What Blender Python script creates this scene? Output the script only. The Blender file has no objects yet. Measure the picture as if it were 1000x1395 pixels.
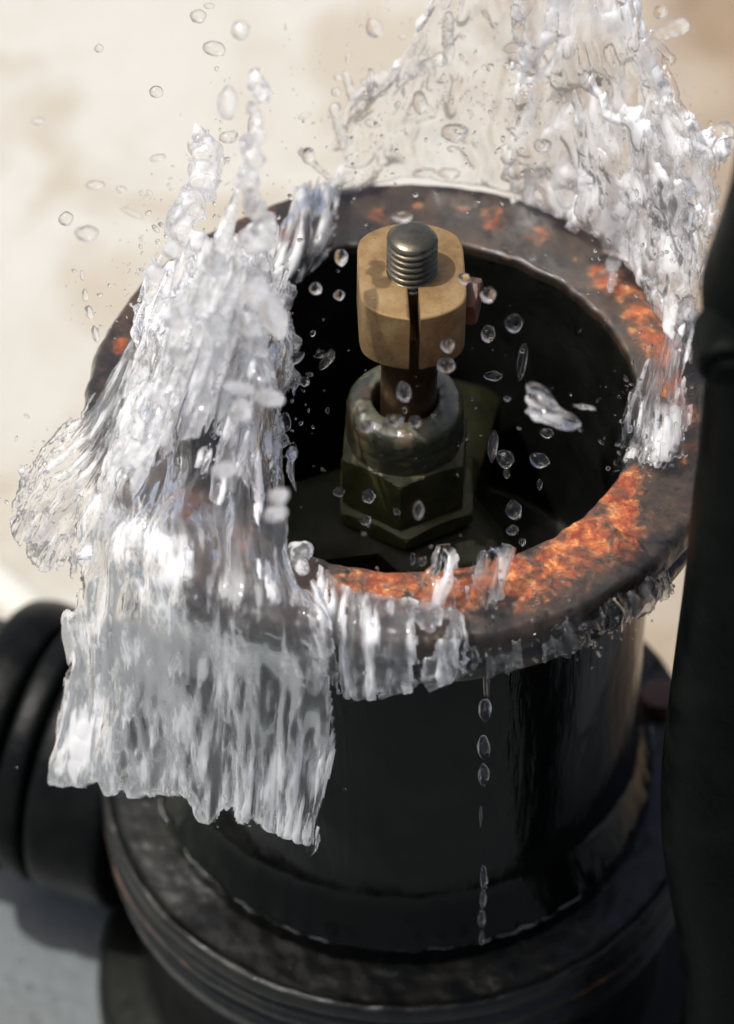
import bpy, bmesh, math, random
import numpy as np
from mathutils import Vector, Matrix

# ------------------------------------------------------------------ camera, light, exposure
scene = bpy.context.scene
COL = scene.collection
PITCH = math.radians(47.0)          # camera looks down at 47 degrees
D = 1.2                             # metres from lens to pump rim
S = 0.0002                          # metres per photograph pixel at that distance
ZR = 0.26                           # height of the pump rim above the ground
FW = np.array([0, math.cos(PITCH), -math.sin(PITCH)])
UP = np.array([0, math.sin(PITCH), math.cos(PITCH)])
RT = np.array([1.0, 0, 0])
P0 = np.array([0, 0, ZR])
CAM = P0 - D * FW - RT * (55 * S) + UP * ((544 - 697.5) * S)

cam_d = bpy.data.cameras.new('camera')
cam_o = bpy.data.objects.new('camera', cam_d)
COL.objects.link(cam_o)
cam_o.location = CAM
cam_o.rotation_euler = (math.pi / 2 - PITCH, 0, 0)
cam_d.sensor_fit = 'VERTICAL'
cam_d.sensor_height = 36.0
cam_d.lens = 36.0 * D / (1395 * S)
cam_d.clip_start = 0.05
cam_d.clip_end = 500
cam_d.dof.use_dof = True
cam_d.dof.focus_distance = 1.178
cam_d.dof.aperture_fstop = 8.4
cam_d.dof.aperture_blades = 0
scene.camera = cam_o

SUN_EL, SUN_AZ = math.radians(66), math.radians(-95)   # azimuth from +Y towards +X: high, from the left
world = bpy.data.worlds.new('World')
scene.world = world
world.use_nodes = True
wn = world.node_tree
sky = wn.nodes.new('ShaderNodeTexSky')
sky.sky_type = 'NISHITA'
sky.sun_disc = False
sky.sun_elevation = SUN_EL
sky.sun_rotation = SUN_AZ
wn.links.new(sky.outputs[0], wn.nodes['Background'].inputs[0])
wn.nodes['Background'].inputs[1].default_value = 0.15
sky.dust_density = 6.0
sky.air_density = 0.8
sky.ozone_density = 0.6
sun_d = bpy.data.lights.new('sun', 'SUN')
sun_d.energy = 4.6
sun_d.angle = math.radians(0.6)
sun_d.color = (1.0, 0.98, 0.945)
sun_o = bpy.data.objects.new('sun', sun_d)
COL.objects.link(sun_o)
to_sun = Vector((math.cos(SUN_EL) * math.sin(SUN_AZ), math.cos(SUN_EL) * math.cos(SUN_AZ), math.sin(SUN_EL)))
sun_o.rotation_euler = to_sun.to_track_quat('Z', 'Y').to_euler()
sun_o.location = to_sun * 3

vs = scene.view_settings
vs.view_transform = 'Standard'
vs.look = 'None'
vs.exposure = 0.15
vs.gamma = 1.0
vs.use_curve_mapping = False
cy = scene.cycles
cy.use_denoising = True
cy.max_bounces = 14
cy.transmission_bounces = 12
cy.glossy_bounces = 6
cy.transparent_max_bounces = 16
cy.sample_clamp_indirect = 6.0
cy.blur_glossy = 0.6

# ------------------------------------------------------------------ helpers
rng = np.random.default_rng(7)
random.seed(7)

def atz(px, py, h):
    """point seen at photograph pixel (px,py) that stands h millimetres above the rim plane"""
    d = FW + RT * ((px - 500) * S / D) + UP * ((697.5 - py) * S / D)
    t = (ZR + h * 0.001 - CAM[2]) / d[2]
    return CAM + d * t

_perm = np.random.default_rng(3).permutation(256)
_perm = np.concatenate([_perm, _perm, _perm])
_g = np.random.default_rng(4).normal(size=(256, 3))
_g /= np.linalg.norm(_g, axis=1)[:, None]

def noise(x, y, z=0.0):
    """gradient noise, about -1..1"""
    x, y, z = np.broadcast_arrays(np.asarray(x, float), np.asarray(y, float), np.asarray(z, float))
    xi, yi, zi = np.floor(x).astype(int), np.floor(y).astype(int), np.floor(z).astype(int)
    xf, yf, zf = x - xi, y - yi, z - zi
    u, v, w = [f * f * f * (f * (f * 6 - 15) + 10) for f in (xf, yf, zf)]
    xi &= 255; yi &= 255; zi &= 255
    out = 0
    for a in (0, 1):
        for b in (0, 1):
            for c in (0, 1):
                h = _perm[_perm[_perm[(xi + a) & 255] + ((yi + b) & 255)] + ((zi + c) & 255)]
                g = _g[h]
                dd = g[..., 0] * (xf - a) + g[..., 1] * (yf - b) + g[..., 2] * (zf - c)
                out = out + dd * (u if a else 1 - u) * (v if b else 1 - v) * (w if c else 1 - w)
    return out * 1.7

def fbm(x, y, z=0.0, o=4, gain=0.5):
    r, a, f = 0, 1.0, 1.0
    for i in range(o):
        r = r + a * noise(x * f + 17.3 * i, y * f - 9.1 * i, z * f + 5.7 * i)
        a *= gain; f *= 2.03
    return r

def worley(x, y, seed=0):
    """distance to nearest jittered cell point and a random value of that cell"""
    xi, yi = np.floor(x).astype(int), np.floor(y).astype(int)
    best = np.full(np.shape(x), 9.0); val = np.zeros(np.shape(x))
    for a in (-1, 0, 1):
        for b in (-1, 0, 1):
            h = _perm[_perm[(xi + a + seed) & 255] + ((yi + b) & 255)]
            h2 = _perm[h + 91]; h3 = _perm[h2 + 37]
            cx, cyy = xi + a + h / 256., yi + b + h2 / 256.
            d = np.hypot(x - cx, y - cyy)
            m = d < best
            best = np.where(m, d, best); val = np.where(m, h3 / 256., val)
    return best, val

def sstep(a, b, x):
    t = np.clip((x - a) / (b - a), 0, 1)
    return t * t * (3 - 2 * t)

def link(name, me, mat=None, parent=None, smooth=True):
    o = bpy.data.objects.new(name, me)
    COL.objects.link(o)
    if mat is not None and not me.materials:
        me.materials.append(mat)
    if smooth:
        me.polygons.foreach_set('use_smooth', [True] * len(me.polygons))
    if parent is not None:
        o.parent = parent
    return o

def mesh_np(name, V, F, attrs=None):
    me = bpy.data.meshes.new(name)
    V = np.asarray(V, np.float32).reshape(-1, 3)
    F = np.asarray(F, np.int32)
    n, k = F.shape
    me.vertices.add(len(V)); me.vertices.foreach_set('co', V.ravel())
    me.loops.add(n * k); me.loops.foreach_set('vertex_index', F.ravel())
    me.polygons.add(n)
    me.polygons.foreach_set('loop_start', np.arange(0, n * k, k, dtype=np.int32))
    me.update(calc_edges=True)
    for an, av in (attrs or {}).items():
        a = me.attributes.new(an, 'FLOAT', 'POINT')
        a.data.foreach_set('value', np.asarray(av, np.float32).ravel())
    me.validate()
    return me

def empty(name, loc, label, cat, group=None):
    o = bpy.data.objects.new(name, None)
    COL.objects.link(o)
    o.location = loc
    o.empty_display_size = 0.02
    tag(o, label, cat, group)
    return o

def tag(o, label=None, cat=None, group=None, kind=None):
    if label: o['label'] = label
    if cat: o['category'] = cat
    if group: o['group'] = group
    if kind: o['kind'] = kind
    return o

def lathe(name, prof, n=192, closed=False, disp=None, attrs=None):
    """revolve (r,z) profile; disp(theta,r,z) -> dr,dz"""
    pr = np.array(prof, float)
    th = np.linspace(0, 2 * np.pi, n, endpoint=False)
    T, R = np.meshgrid(th, pr[:, 0], indexing='ij')
    _, Z = np.meshgrid(th, pr[:, 1], indexing='ij')
    if disp:
        dr, dz = disp(T, R, Z); R = R + dr; Z = Z + dz
    V = np.stack([R * np.cos(T), R * np.sin(T), Z], -1)
    m = len(pr)
    i, j = np.meshgrid(np.arange(n), np.arange(m if closed else m - 1), indexing='ij')
    i2, j2 = (i + 1) % n, (j + 1) % m
    F = np.stack([i * m + j, i2 * m + j, i2 * m + j2, i * m + j2], -1).reshape(-1, 4)
    at = attrs(T, R, Z) if attrs else None
    return mesh_np(name, V, F, at)

def dense(pts, step):
    """resample polyline profile finely (keeps corners)"""
    out = []
    for (a, b) in zip(pts[:-1], pts[1:]):
        L = math.hypot(b[0] - a[0], b[1] - a[1]); k = max(1, int(L / step))
        out += [(a[0] + (b[0] - a[0]) * t / k, a[1] + (b[1] - a[1]) * t / k) for t in range(k)]
    return out + [pts[-1]]

def round_prof(pts, r, k=5):
    """round the inner corners of a polyline profile"""
    out = [pts[0]]
    for a, b, c in zip(pts[:-2], pts[1:-1], pts[2:]):
        va, vc = np.subtract(a, b), np.subtract(c, b)
        la, lc = np.linalg.norm(va), np.linalg.norm(vc)
        rr = min(r, la * .45, lc * .45)
        p, q = np.array(b) + va / la * rr, np.array(b) + vc / lc * rr
        for t in np.linspace(0, 1, k):
            out.append(tuple((1 - t) ** 2 * p + 2 * t * (1 - t) * np.array(b) + t * t * q))
    return out + [pts[-1]]

# ------------------------------------------------------------------ materials
def new_mat(name):
    m = bpy.data.materials.new(name); m.use_nodes = True
    nt = m.node_tree
    return m, nt, nt.nodes['Principled BSDF']

def N(nt, typ, **kw):
    n = nt.nodes.new(typ)
    for k, v in kw.items():
        if k.startswith('i_'):
            n.inputs[k[2:].replace('_', ' ')].default_value = v
        else:
            setattr(n, k, v)
    return n

def ramp(nt, src, stops):
    r = nt.nodes.new('ShaderNodeValToRGB')
    e = r.color_ramp.elements
    while len(e) < len(stops): e.new(0.5)
    for el, (p, c) in zip(e, stops):
        el.position = p
        el.color = c if len(c) == 4 else (*c, 1)
    nt.links.new(src, r.inputs[0])
    return r.outputs[0]

def tex(nt, scale, detail=5, rough=0.55, vec=None, dist=0.0):
    n = nt.nodes.new('ShaderNodeTexNoise')
    n.inputs['Scale'].default_value = scale
    n.inputs['Detail'].default_value = detail
    n.inputs['Roughness'].default_value = rough
    n.inputs['Distortion'].default_value = dist
    if vec is not None: nt.links.new(vec, n.inputs['Vector'])
    return n.outputs['Fac']

def coords(nt, scale=(1, 1, 1)):
    tc = nt.nodes.new('ShaderNodeTexCoord')
    mp = nt.nodes.new('ShaderNodeMapping')
    mp.inputs['Scale'].default_value = scale
    nt.links.new(tc.outputs['Object'], mp.inputs['Vector'])
    return mp.outputs[0]

def bump(nt, h, strength, dist, chain=None):
    b = nt.nodes.new('ShaderNodeBump')
    b.inputs['Strength'].default_value = strength
    b.inputs['Distance'].default_value = dist
    nt.links.new(h, b.inputs['Height'])
    if chain is not None: nt.links.new(chain, b.inputs['Normal'])
    return b.outputs[0]

def mix(nt, fac, a, b, op='MIX'):
    m = nt.nodes.new('ShaderNodeMix'); m.data_type = 'RGBA'; m.blend_type = op
    for s, v in ((0, fac), (6, a), (7, b)):
        if isinstance(v, bpy.types.NodeSocket): nt.links.new(v, m.inputs[s])
        else: m.inputs[s].default_value = v if s == 0 else (*v, 1)
    return m.outputs[2]

def math_n(nt, op, a, b=0.0, clamp=False):
    m = nt.nodes.new('ShaderNodeMath'); m.operation = op; m.use_clamp = clamp
    for s, v in ((0, a), (1, b)):
        if isinstance(v, bpy.types.NodeSocket): nt.links.new(v, m.inputs[s])
        else: m.inputs[s].default_value = v
    return m.outputs[0]

# wet, rusted cast iron of the rim: per-vertex "rust" says where the rust has broken out
def mat_iron(name, rusty=True, rough=0.32, coat=0.0, dark=(0.010, 0.0105, 0.010), spec=0.35, tint=(0.035, 0.02, 0.012), bmp=0.5):
    m, nt, p = new_mat(name)
    v = coords(nt)
    n1 = tex(nt, 60, 6, 0.6, v)
    n2 = tex(nt, 260, 6, 0.65, v, 0.6)
    base = mix(nt, ramp(nt, n1, [(0.42, (0, 0, 0)), (0.72, (1, 1, 1))]), dark, tint)
    nrm = bump(nt, n2, bmp, 0.0006)
    nrm = bump(nt, tex(nt, 900, 3, 0.6, v), bmp * 0.6, 0.0002, nrm)
    ro = ramp(nt, n1, [(0.3, (rough * .6,) * 3), (0.7, (rough * 1.35,) * 3)])
    if rusty:
        at = N(nt, 'ShaderNodeAttribute', attribute_name='rust')
        gate = ramp(nt, at.outputs['Fac'], [(0.02, (0, 0, 0)), (0.3, (1, 1, 1))])
        f = math_n(nt, 'ADD', at.outputs['Fac'], math_n(nt, 'MULTIPLY', math_n(nt, 'SUBTRACT', n2, 0.5), 1.5))
        f = math_n(nt, 'ADD', f, math_n(nt, 'MULTIPLY', math_n(nt, 'SUBTRACT', tex(nt, 130, 5, 0.65, v, 0.8), 0.5), 2.6))
        f = math_n(nt, 'MULTIPLY', f, gate)
        msk = ramp(nt, f, [(0.34, (0, 0, 0)), (0.95, (1, 1, 1))])
        n3 = tex(nt, 240, 6, 0.7, v, 0.5)
        rc = ramp(nt, n3, [(0.28, (0.07, 0.016, 0.006)), (0.43, (0.17, 0.034, 0.012)), (0.54, (0.29, 0.082, 0.026)), (0.66, (0.47, 0.24, 0.085))])
        brown = ramp(nt, f, [(0.0, (0, 0, 0)), (0.4, (1, 1, 1))])
        base = mix(nt, brown, base, (0.05, 0.030, 0.019))
        base = mix(nt, msk, base, rc)
        nrm = bump(nt, msk, 0.25, 0.0004, nrm)
    nt.links.new(base, p.inputs['Base Color'])
    nt.links.new(ro, p.inputs['Roughness'])
    nt.links.new(nrm, p.inputs['Normal'])
    p.inputs['Specular IOR Level'].default_value = spec
    if coat:
        p.inputs['Coat Weight'].default_value = coat
        p.inputs['Coat Roughness'].default_value = 0.08
        p.inputs['Coat IOR'].default_value = 1.33
        nt.links.new(bump(nt, tex(nt, 420, 4, 0.6, v, 1.0), 0.5, 0.0008), p.inputs['Coat Normal'])
    return m

M_rim = mat_iron('wet_rusty_iron', True, 0.4, 0.8, spec=0.25, dark=(0.014, 0.0125, 0.011), tint=(0.045, 0.028, 0.017))
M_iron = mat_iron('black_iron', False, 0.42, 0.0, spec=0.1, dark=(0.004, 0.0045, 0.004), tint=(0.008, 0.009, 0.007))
M_base = mat_iron('wet_black_iron', True, 0.45, 0.6, spec=0.12, dark=(0.004, 0.0045, 0.0043), tint=(0.011, 0.011, 0.008))
M_pipe = mat_iron('blurred_black_pipe', False, 0.38, 0.0, spec=0.1, dark=(0.002, 0.0023, 0.0023), tint=(0.004, 0.005, 0.0042))
M_post = mat_iron('greenish_black_iron', False, 0.5, 0.0, spec=0.05, dark=(0.0013, 0.0018, 0.0016), tint=(0.005, 0.007, 0.0055))
M_boltrust = mat_iron('rusty_bolt_iron', False, 0.5, 0.0, dark=(0.05, 0.018, 0.010), tint=(0.16, 0.045, 0.02))

# barrel wall: wet, streaked vertically by running water
def mat_barrel():
    m, nt, p = new_mat('streaked_wet_barrel')
    v = coords(nt, (1, 1, 0.12))
    n = tex(nt, 220, 4, 0.6, v, 0.4)
    v2 = coords(nt)
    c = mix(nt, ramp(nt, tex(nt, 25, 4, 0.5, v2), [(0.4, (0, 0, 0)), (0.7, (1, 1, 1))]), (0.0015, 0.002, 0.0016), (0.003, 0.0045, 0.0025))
    nt.links.new(c, p.inputs['Base Color'])
    p.inputs['Roughness'].default_value = 0.12
    p.inputs['Specular IOR Level'].default_value = 0.2
    nt.links.new(bump(nt, tex(nt, 500, 3, 0.5, v), 0.15, 0.0004, bump(nt, n, 0.3, 0.0012)), p.inputs['Normal'])
    return m
M_barrel = mat_barrel()

def mat_brass(name, cols, rough, spots=True, metal=0.85):
    m, nt, p = new_mat(name)
    v = coords(nt)
    n = tex(nt, 120, 6, 0.65, v)
    c = ramp(nt, n, [(0.3, cols[0]), (0.5, cols[1]), (0.7, cols[2])])
    if spots:
        sp = ramp(nt, tex(nt, 900, 4, 0.7, v), [(0.60, (0, 0, 0)), (0.70, (1, 1, 1))])
        big = ramp(nt, tex(nt, 110, 5, 0.65, v, 0.5), [(0.48, (0, 0, 0)), (0.8, (1, 1, 1))])
        c = mix(nt, math_n(nt, 'MULTIPLY', sp, 0.85), c, (0.05, 0.03, 0.017))
        c = mix(nt, math_n(nt, 'MULTIPLY', big, 0.6), c, (0.085, 0.055, 0.028))
    nt.links.new(c, p.inputs['Base Color'])
    p.inputs['Metallic'].default_value = metal
    nt.links.new(ramp(nt, n, [(0.3, (rough * 1.2,) * 3), (0.7, (rough * .85,) * 3)]), p.inputs['Roughness'])
    nt.links.new(bump(nt, tex(nt, 700, 4, 0.6, v), 0.25, 0.0002), p.inputs['Normal'])
    return m
M_brass = mat_brass('worn_brass', [(0.17, 0.10, 0.040), (0.27, 0.172, 0.075), (0.35, 0.24, 0.118)], 0.42, metal=0.55)
M_rod = mat_brass('wet_brown_rod', [(0.05, 0.03, 0.016), (0.11, 0.065, 0.032), (0.16, 0.10, 0.05)], 0.3, False)
M_thread = mat_brass('oiled_dark_thread', [(0.06, 0.056, 0.042), (0.11, 0.10, 0.075), (0.19, 0.165, 0.115)], 0.26, False)
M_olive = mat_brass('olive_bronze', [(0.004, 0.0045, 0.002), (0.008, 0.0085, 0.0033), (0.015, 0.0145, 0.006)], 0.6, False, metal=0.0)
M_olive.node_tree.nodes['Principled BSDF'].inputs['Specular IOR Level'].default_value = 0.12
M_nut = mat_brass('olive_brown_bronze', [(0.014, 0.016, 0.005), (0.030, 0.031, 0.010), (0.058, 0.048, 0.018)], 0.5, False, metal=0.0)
M_nut.node_tree.nodes['Principled BSDF'].inputs['Specular IOR Level'].default_value = 0.25
M_patina = mat_brass('wet_patina_collar', [(0.022, 0.027, 0.014), (0.042, 0.042, 0.022), (0.10, 0.06, 0.03)], 0.45, False, metal=0.1)
_p = M_patina.node_tree.nodes['Principled BSDF']; _p.inputs['Coat Weight'].default_value = 0.6; _p.inputs['Coat Roughness'].default_value = 0.1; _p.inputs['Coat IOR'].default_value = 1.4
M_patina.node_tree.links.new(bump(M_patina.node_tree, tex(M_patina.node_tree, 330, 3, 0.5, coords(M_patina.node_tree), 0.8), 0.5, 0.0012), _p.inputs['Coat Normal'])

def mat_ground():
    m, nt, p = new_mat('pale_concrete')
    v = coords(nt)
    n = tex(nt, 7, 5, 0.55, v, 0.4)
    c = ramp(nt, n, [(0.3, (0.29, 0.26, 0.205)), (0.5, (0.335, 0.328, 0.30)), (0.7, (0.36, 0.36, 0.34))])
    c = mix(nt, ramp(nt, tex(nt, 300, 4, 0.6, v), [(0.35, (1, 1, 1)), (0.7, (0.8, 0.8, 0.8))]), (0.4, 0.36, 0.28), c)
    c = mix(nt, ramp(nt, tex(nt, 13, 4, 0.6, v, 0.6), [(0.38, (0.75, 0.75, 0.75)), (0.5, (0, 0, 0))]), c, (0.27, 0.235, 0.18))
    # brown earth stain towards the far right, stain shape from noise
    sx = nt.nodes.new('ShaderNodeSeparateXYZ'); nt.links.new(v, sx.inputs[0])
    a = math_n(nt, 'SUBTRACT', sx.outputs[0], 0.035)
    a = math_n(nt, 'ADD', math_n(nt, 'MULTIPLY', a, 5.5), math_n(nt, 'MULTIPLY', math_n(nt, 'SUBTRACT', n, 0.5), 1.6))
    st = ramp(nt, a, [(0.0, (0, 0, 0)), (0.45, (1, 1, 1))])
    earth = ramp(nt, tex(nt, 16, 4, 0.6, v), [(0.35, (0.13, 0.08, 0.042)), (0.7, (0.235, 0.175, 0.11))])
    c = mix(nt, math_n(nt, 'MULTIPLY', st, 0.85), c, earth)
    # wet concrete around and in front of the pump
    w = math_n(nt, 'ADD', math_n(nt, 'MULTIPLY', sx.outputs[1], -6.0), math_n(nt, 'MULTIPLY', math_n(nt, 'SUBTRACT', n, 0.5), 0.9))
    wet = ramp(nt, math_n(nt, 'ADD', w, 0.62), [(0.15, (0, 0, 0)), (0.55, (1, 1, 1))])
    c = mix(nt, math_n(nt, 'MULTIPLY', wet, 0.9), c, (0.080, 0.095, 0.103))
    nt.links.new(c, p.inputs['Base Color'])
    nt.links.new(ramp(nt, wet, [(0, (0.75,) * 3), (1, (0.3,) * 3)]), p.inputs['Roughness'])
    p.inputs['Specular IOR Level'].default_value = 0.3
    nt.links.new(bump(nt, tex(nt, 180, 5, 0.6, v), 0.5, 0.002), p.inputs['Normal'])
    return m
M_ground = mat_ground()

def mat_water(name, foam_glint=None, rough=0.03, thin=0.3):
    """foam: 'attr' reads the per-vertex share of white, standing for air bubbles and painted glints, a number is the same everywhere.
    thin: share of light that passes a skin of water straight on, as it does through a film"""
    m, nt, p = new_mat(name)
    out = nt.nodes['Material Output']
    p.inputs['Base Color'].default_value = (1, 1, 1, 1)
    p.inputs['Transmission Weight'].default_value = 1.0
    p.inputs['IOR'].default_value = 1.333
    p.inputs['Roughness'].default_value = rough
    tr = N(nt, 'ShaderNodeBsdfTransparent')
    w = N(nt, 'ShaderNodeMixShader'); w.inputs[0].default_value = thin
    nt.links.new(p.outputs[0], w.inputs[1]); nt.links.new(tr.outputs[0], w.inputs[2])
    res = w.outputs[0]
    if foam_glint is not None:  # white diffuse share: air bubbles plus highlights painted into the colour
        d = N(nt, 'ShaderNodeBsdfDiffuse'); d.inputs[0].default_value = (0.93, 0.94, 0.95, 1)
        t = N(nt, 'ShaderNodeBsdfTranslucent'); t.inputs[0].default_value = (0.93, 0.94, 0.95, 1)
        mx = N(nt, 'ShaderNodeMixShader'); mx.inputs[0].default_value = 0.5
        nt.links.new(d.outputs[0], mx.inputs[1]); nt.links.new(t.outputs[0], mx.inputs[2])
        m2 = N(nt, 'ShaderNodeMixShader')
        if foam_glint == 'attr':
            at = N(nt, 'ShaderNodeAttribute', attribute_name='foam_glint')
            nt.links.new(at.outputs['Fac'], m2.inputs[0])
        else:
            m2.inputs[0].default_value = foam_glint
        nt.links.new(res, m2.inputs[1]); nt.links.new(mx.outputs[0], m2.inputs[2])
        res = m2.outputs[0]
    nt.links.new(res, out.inputs[0])
    return m
M_water = mat_water('aerated_glint_water', 'attr', 0.09, 0.3)
M_clear = mat_water('clear_water', None, 0.015, 0.35)
M_milky = mat_water('milky_water', 0.22, 0.1, 0.2)

# ------------------------------------------------------------------ ground
def build_ground():
    V = [(-60, -60, 0), (60, -60, 0), (60, 60, 0), (-60, 60, 0)]
    g = link('ground', mesh_np('ground', V, [[0, 1, 2, 3]]), M_ground, smooth=False)
    tag(g, kind='structure', label='pale cream concrete ground, blurred, wet grey near the pump')
    # shallow slab joint that shows at the left edge of the picture
    a, b = atz(-160, 668, -260), atz(150, 920, -260)
    d = (b - a) / np.linalg.norm(b - a); nn = np.array([-d[1], d[0], 0])
    m, nt, p = new_mat('pale_mortar'); p.inputs['Base Color'].default_value = (0.44, 0.425, 0.38, 1); p.inputs['Roughness'].default_value = 0.8
    V = []
    for q in (a - d * 0.02, b):
        for s, z in ((-0.007, 0.0005), (-0.006, 0.004), (0.006, 0.004), (0.007, 0.0005)):
            V.append(np.array([q[0], q[1], 0]) + nn * s + np.array([0, 0, z]))
    j = link('mortar_joint', mesh_np('mortar_joint', V, [[0, 1, 5, 4], [1, 2, 6, 5], [2, 3, 7, 6]]), m, smooth=False)
    tag(j, kind='structure', label='pale raised mortar joint across the concrete at left edge')
build_ground()

# ------------------------------------------------------------------ pump body
RUST = [  # px, py, spread px, strength: where the photograph shows rust on the rim
    (470, 800, 28, 0.80), (520, 798, 33, 1.00), (600, 795, 37, 1.05), (640, 800, 30, 1.05), (700, 785, 37, 1.10), (760, 765, 36, .95),
    (800, 735, 36, 1.0), (840, 700, 32, 1.0), (862, 655, 20, .9), (880, 700, 14, .5), (730, 800, 24, .7), (850, 735, 24, .8),
    (910, 525, 19, 1.05), (925, 565, 19, 0.95), (905, 480, 22, 0.75), (880, 450, 20, .8), (870, 425, 24, .85), (850, 400, 22, .7), (895, 462, 24, .8), (935, 610, 22, .6), (830, 380, 19, 0.80),
    (815, 368, 15, 0.95), (790, 350, 12, .4), (658, 290, 10, .7), (630, 287, 12, .5), (570, 280, 10, .5), (675, 300, 26, .45), (730, 318, 22, .4), (520, 292, 20, .4),
    (390, 322, 8, .8), (165, 470, 12, .8), (255, 690, 18, .9), (240, 660, 16, .6), (325, 738, 16, .7), (285, 710, 14, .5), (440, 805, 26, .5), (560, 800, 30, .5), (780, 790, 24, .4)]
RW = [(atz(a, b, 0), s * S, k) for a, b, s, k in RUST]

def rust_field(X, Y):
    f = np.zeros_like(X)
    for q, s, k in RW:
        d2 = (X - q[0]) ** 2 + ((Y - q[1]) * 0.85) ** 2
        f = np.maximum(f, k * np.exp(-d2 / (2 * (s * 0.85) ** 2)))
    return np.maximum(f * 0.95, .12 + .16 * fbm(X * 60, Y * 60, 3, 3))

def build_pump():
    t = empty('water_pump', (0, 0, 0), 'black cast iron hand pump barrel with rusty wet rim, water spilling over it', 'water pump')
    # top flange
    pr = round_prof([(0.0630, -0.0035), (0.0630, -0.0008), (0.0638, 0.0), (0.0868, -0.0004), (0.0882, -0.003), (0.0882, -0.0085), (0.0862, -0.0100),
                     (0.0862, -0.0118), (0.0876, -0.0130), (0.0870, -0.0185), (0.0690, -0.0200)], 0.0012, 4)
    pr = dense([(r, z + ZR) for r, z in pr], 0.0006)
    def disp(T, R, Z):
        x, y = R * np.cos(T), R * np.sin(T)
        e = np.clip((Z - ZR + 0.0195) / 0.003, 0, 1)
        n = fbm(x * 70, y * 70, Z * 70, 3) * 0.00022 + fbm(x * 350, y * 350, Z * 350, 3) * 0.00008
        n = n + 0.0003 * sstep(.3, .8, rust_field(x, y)) * np.abs(fbm(x * 700, y * 700, 3, 2))
        # knocks along the outer edge, inner lip worn uneven
        k = fbm(np.cos(T) * 9, np.sin(T) * 9, Z * 100, 3) * 0.0007 * sstep(0.084, 0.088, R)
        k = k + fbm(np.cos(T) * 8 + 5, np.sin(T) * 8, 2, 3) * 0.0006 * sstep(0.0665, 0.0635, R)
        return k * e, n * e
    fl = link('rim_flange', lathe('rim_flange', pr, 720, False, disp, lambda T, R, Z: {'rust': rust_field(R * np.cos(T), R * np.sin(T)) * (Z > ZR - 0.004)}), M_rim, t)
    fl['label'] = 'rusty wet iron rim with orange patches'
    # barrel, outside then inside
    pr = dense(round_prof([(0.0700, ZR - 0.0195), (0.0690, ZR - 0.028), (0.0685, ZR - 0.1360), (0.0735, ZR - 0.1475), (0.0742, ZR - 0.1495), (0.0735, ZR - 0.1575)], 0.004, 6), 0.0014)
    def disp(T, R, Z):
        x, y = R * np.cos(T), R * np.sin(T)
        return fbm(x * 60, y * 60, Z * 25, 3) * 0.0003 + fbm(np.cos(T) * 14, np.sin(T) * 14, 1, 3) * 0.0007 * sstep(.0715, .0735, R), fbm(np.cos(T) * 12, np.sin(T) * 12, 4, 3) * 0.0008 * sstep(.0715, .0735, R)
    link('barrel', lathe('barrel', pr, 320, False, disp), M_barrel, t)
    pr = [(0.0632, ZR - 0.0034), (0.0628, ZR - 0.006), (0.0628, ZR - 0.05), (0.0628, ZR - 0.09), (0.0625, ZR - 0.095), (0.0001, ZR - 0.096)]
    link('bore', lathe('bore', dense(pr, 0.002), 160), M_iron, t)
    # bottom flange with ribs
    pr = round_prof([(0.0730, ZR - 0.1565), (0.0865, ZR - 0.1580), (0.0885, ZR - 0.1565), (0.0902, ZR - 0.1575), (0.0905, ZR - 0.1620), (0.0888, ZR - 0.1635), (0.0888, ZR - 0.1655),
                     (0.0905, ZR - 0.1670), (0.0905, ZR - 0.1705), (0.0875, ZR - 0.1730), (0.0875, ZR - 0.1760), (0.0895, ZR - 0.1780), (0.0890, ZR - 0.1840), (0.077, ZR - 0.1860)], 0.001, 4)
    def disp(T, R, Z):
        x, y = R * np.cos(T), R * np.sin(T)
        return fbm(x * 80, y * 80, Z * 80, 3) * 0.0003, fbm(x * 90, y * 90, 7, 4) * 0.0006 * (Z > ZR - 0.1600)
    def at(T, R, Z):
        x, y = R * np.cos(T), R * np.sin(T)
        band = sstep(.0015, .0, np.abs(Z - (ZR - 0.1690))) * .75 + sstep(.002, .0, np.abs(Z - (ZR - 0.1620))) * .3
        side = np.abs(np.abs(np.mod(np.degrees(T) - 180, 360)) - 20)   # stronger at the left
        return {'rust': np.clip(band * (0.45 + 0.7 * fbm(x * 30, y * 30, 0, 3)) + band * .6 * np.exp(-(np.mod(np.degrees(T), 360) - 200) ** 2 / 300), 0, 1)}
    bf = link('base_flange', lathe('base_flange', dense(pr, 0.0007), 480, False, disp, at), M_base, t)
    bf['label'] = 'ribbed black base flange edged with rust'
    # valve chamber under it, standing on the ground
    pr = dense(round_prof([(0.079, ZR - 0.1820), (0.076, ZR - 0.1950), (0.076, 0.03), (0.080, 0.015), (0.095, 0.012), (0.096, -0.002)], 0.004), 0.004)
    link('valve_chamber', lathe('valve_chamber', pr, 160), M_iron, t)
    # bolt heads on the base flange
    for ang in (18,):
        a = math.radians(ang)
        me = hexbar('bolt_head', 0.0062, 0.006, 0.0045)
        o = link('bolt_head', me, M_boltrust if ang == 18 else M_iron, t)
        o.location = (0.0808 * math.cos(a), 0.0808 * math.sin(a), ZR - 0.1580)
        o.rotation_euler = (0, 0, a * 3)
    return t

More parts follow.
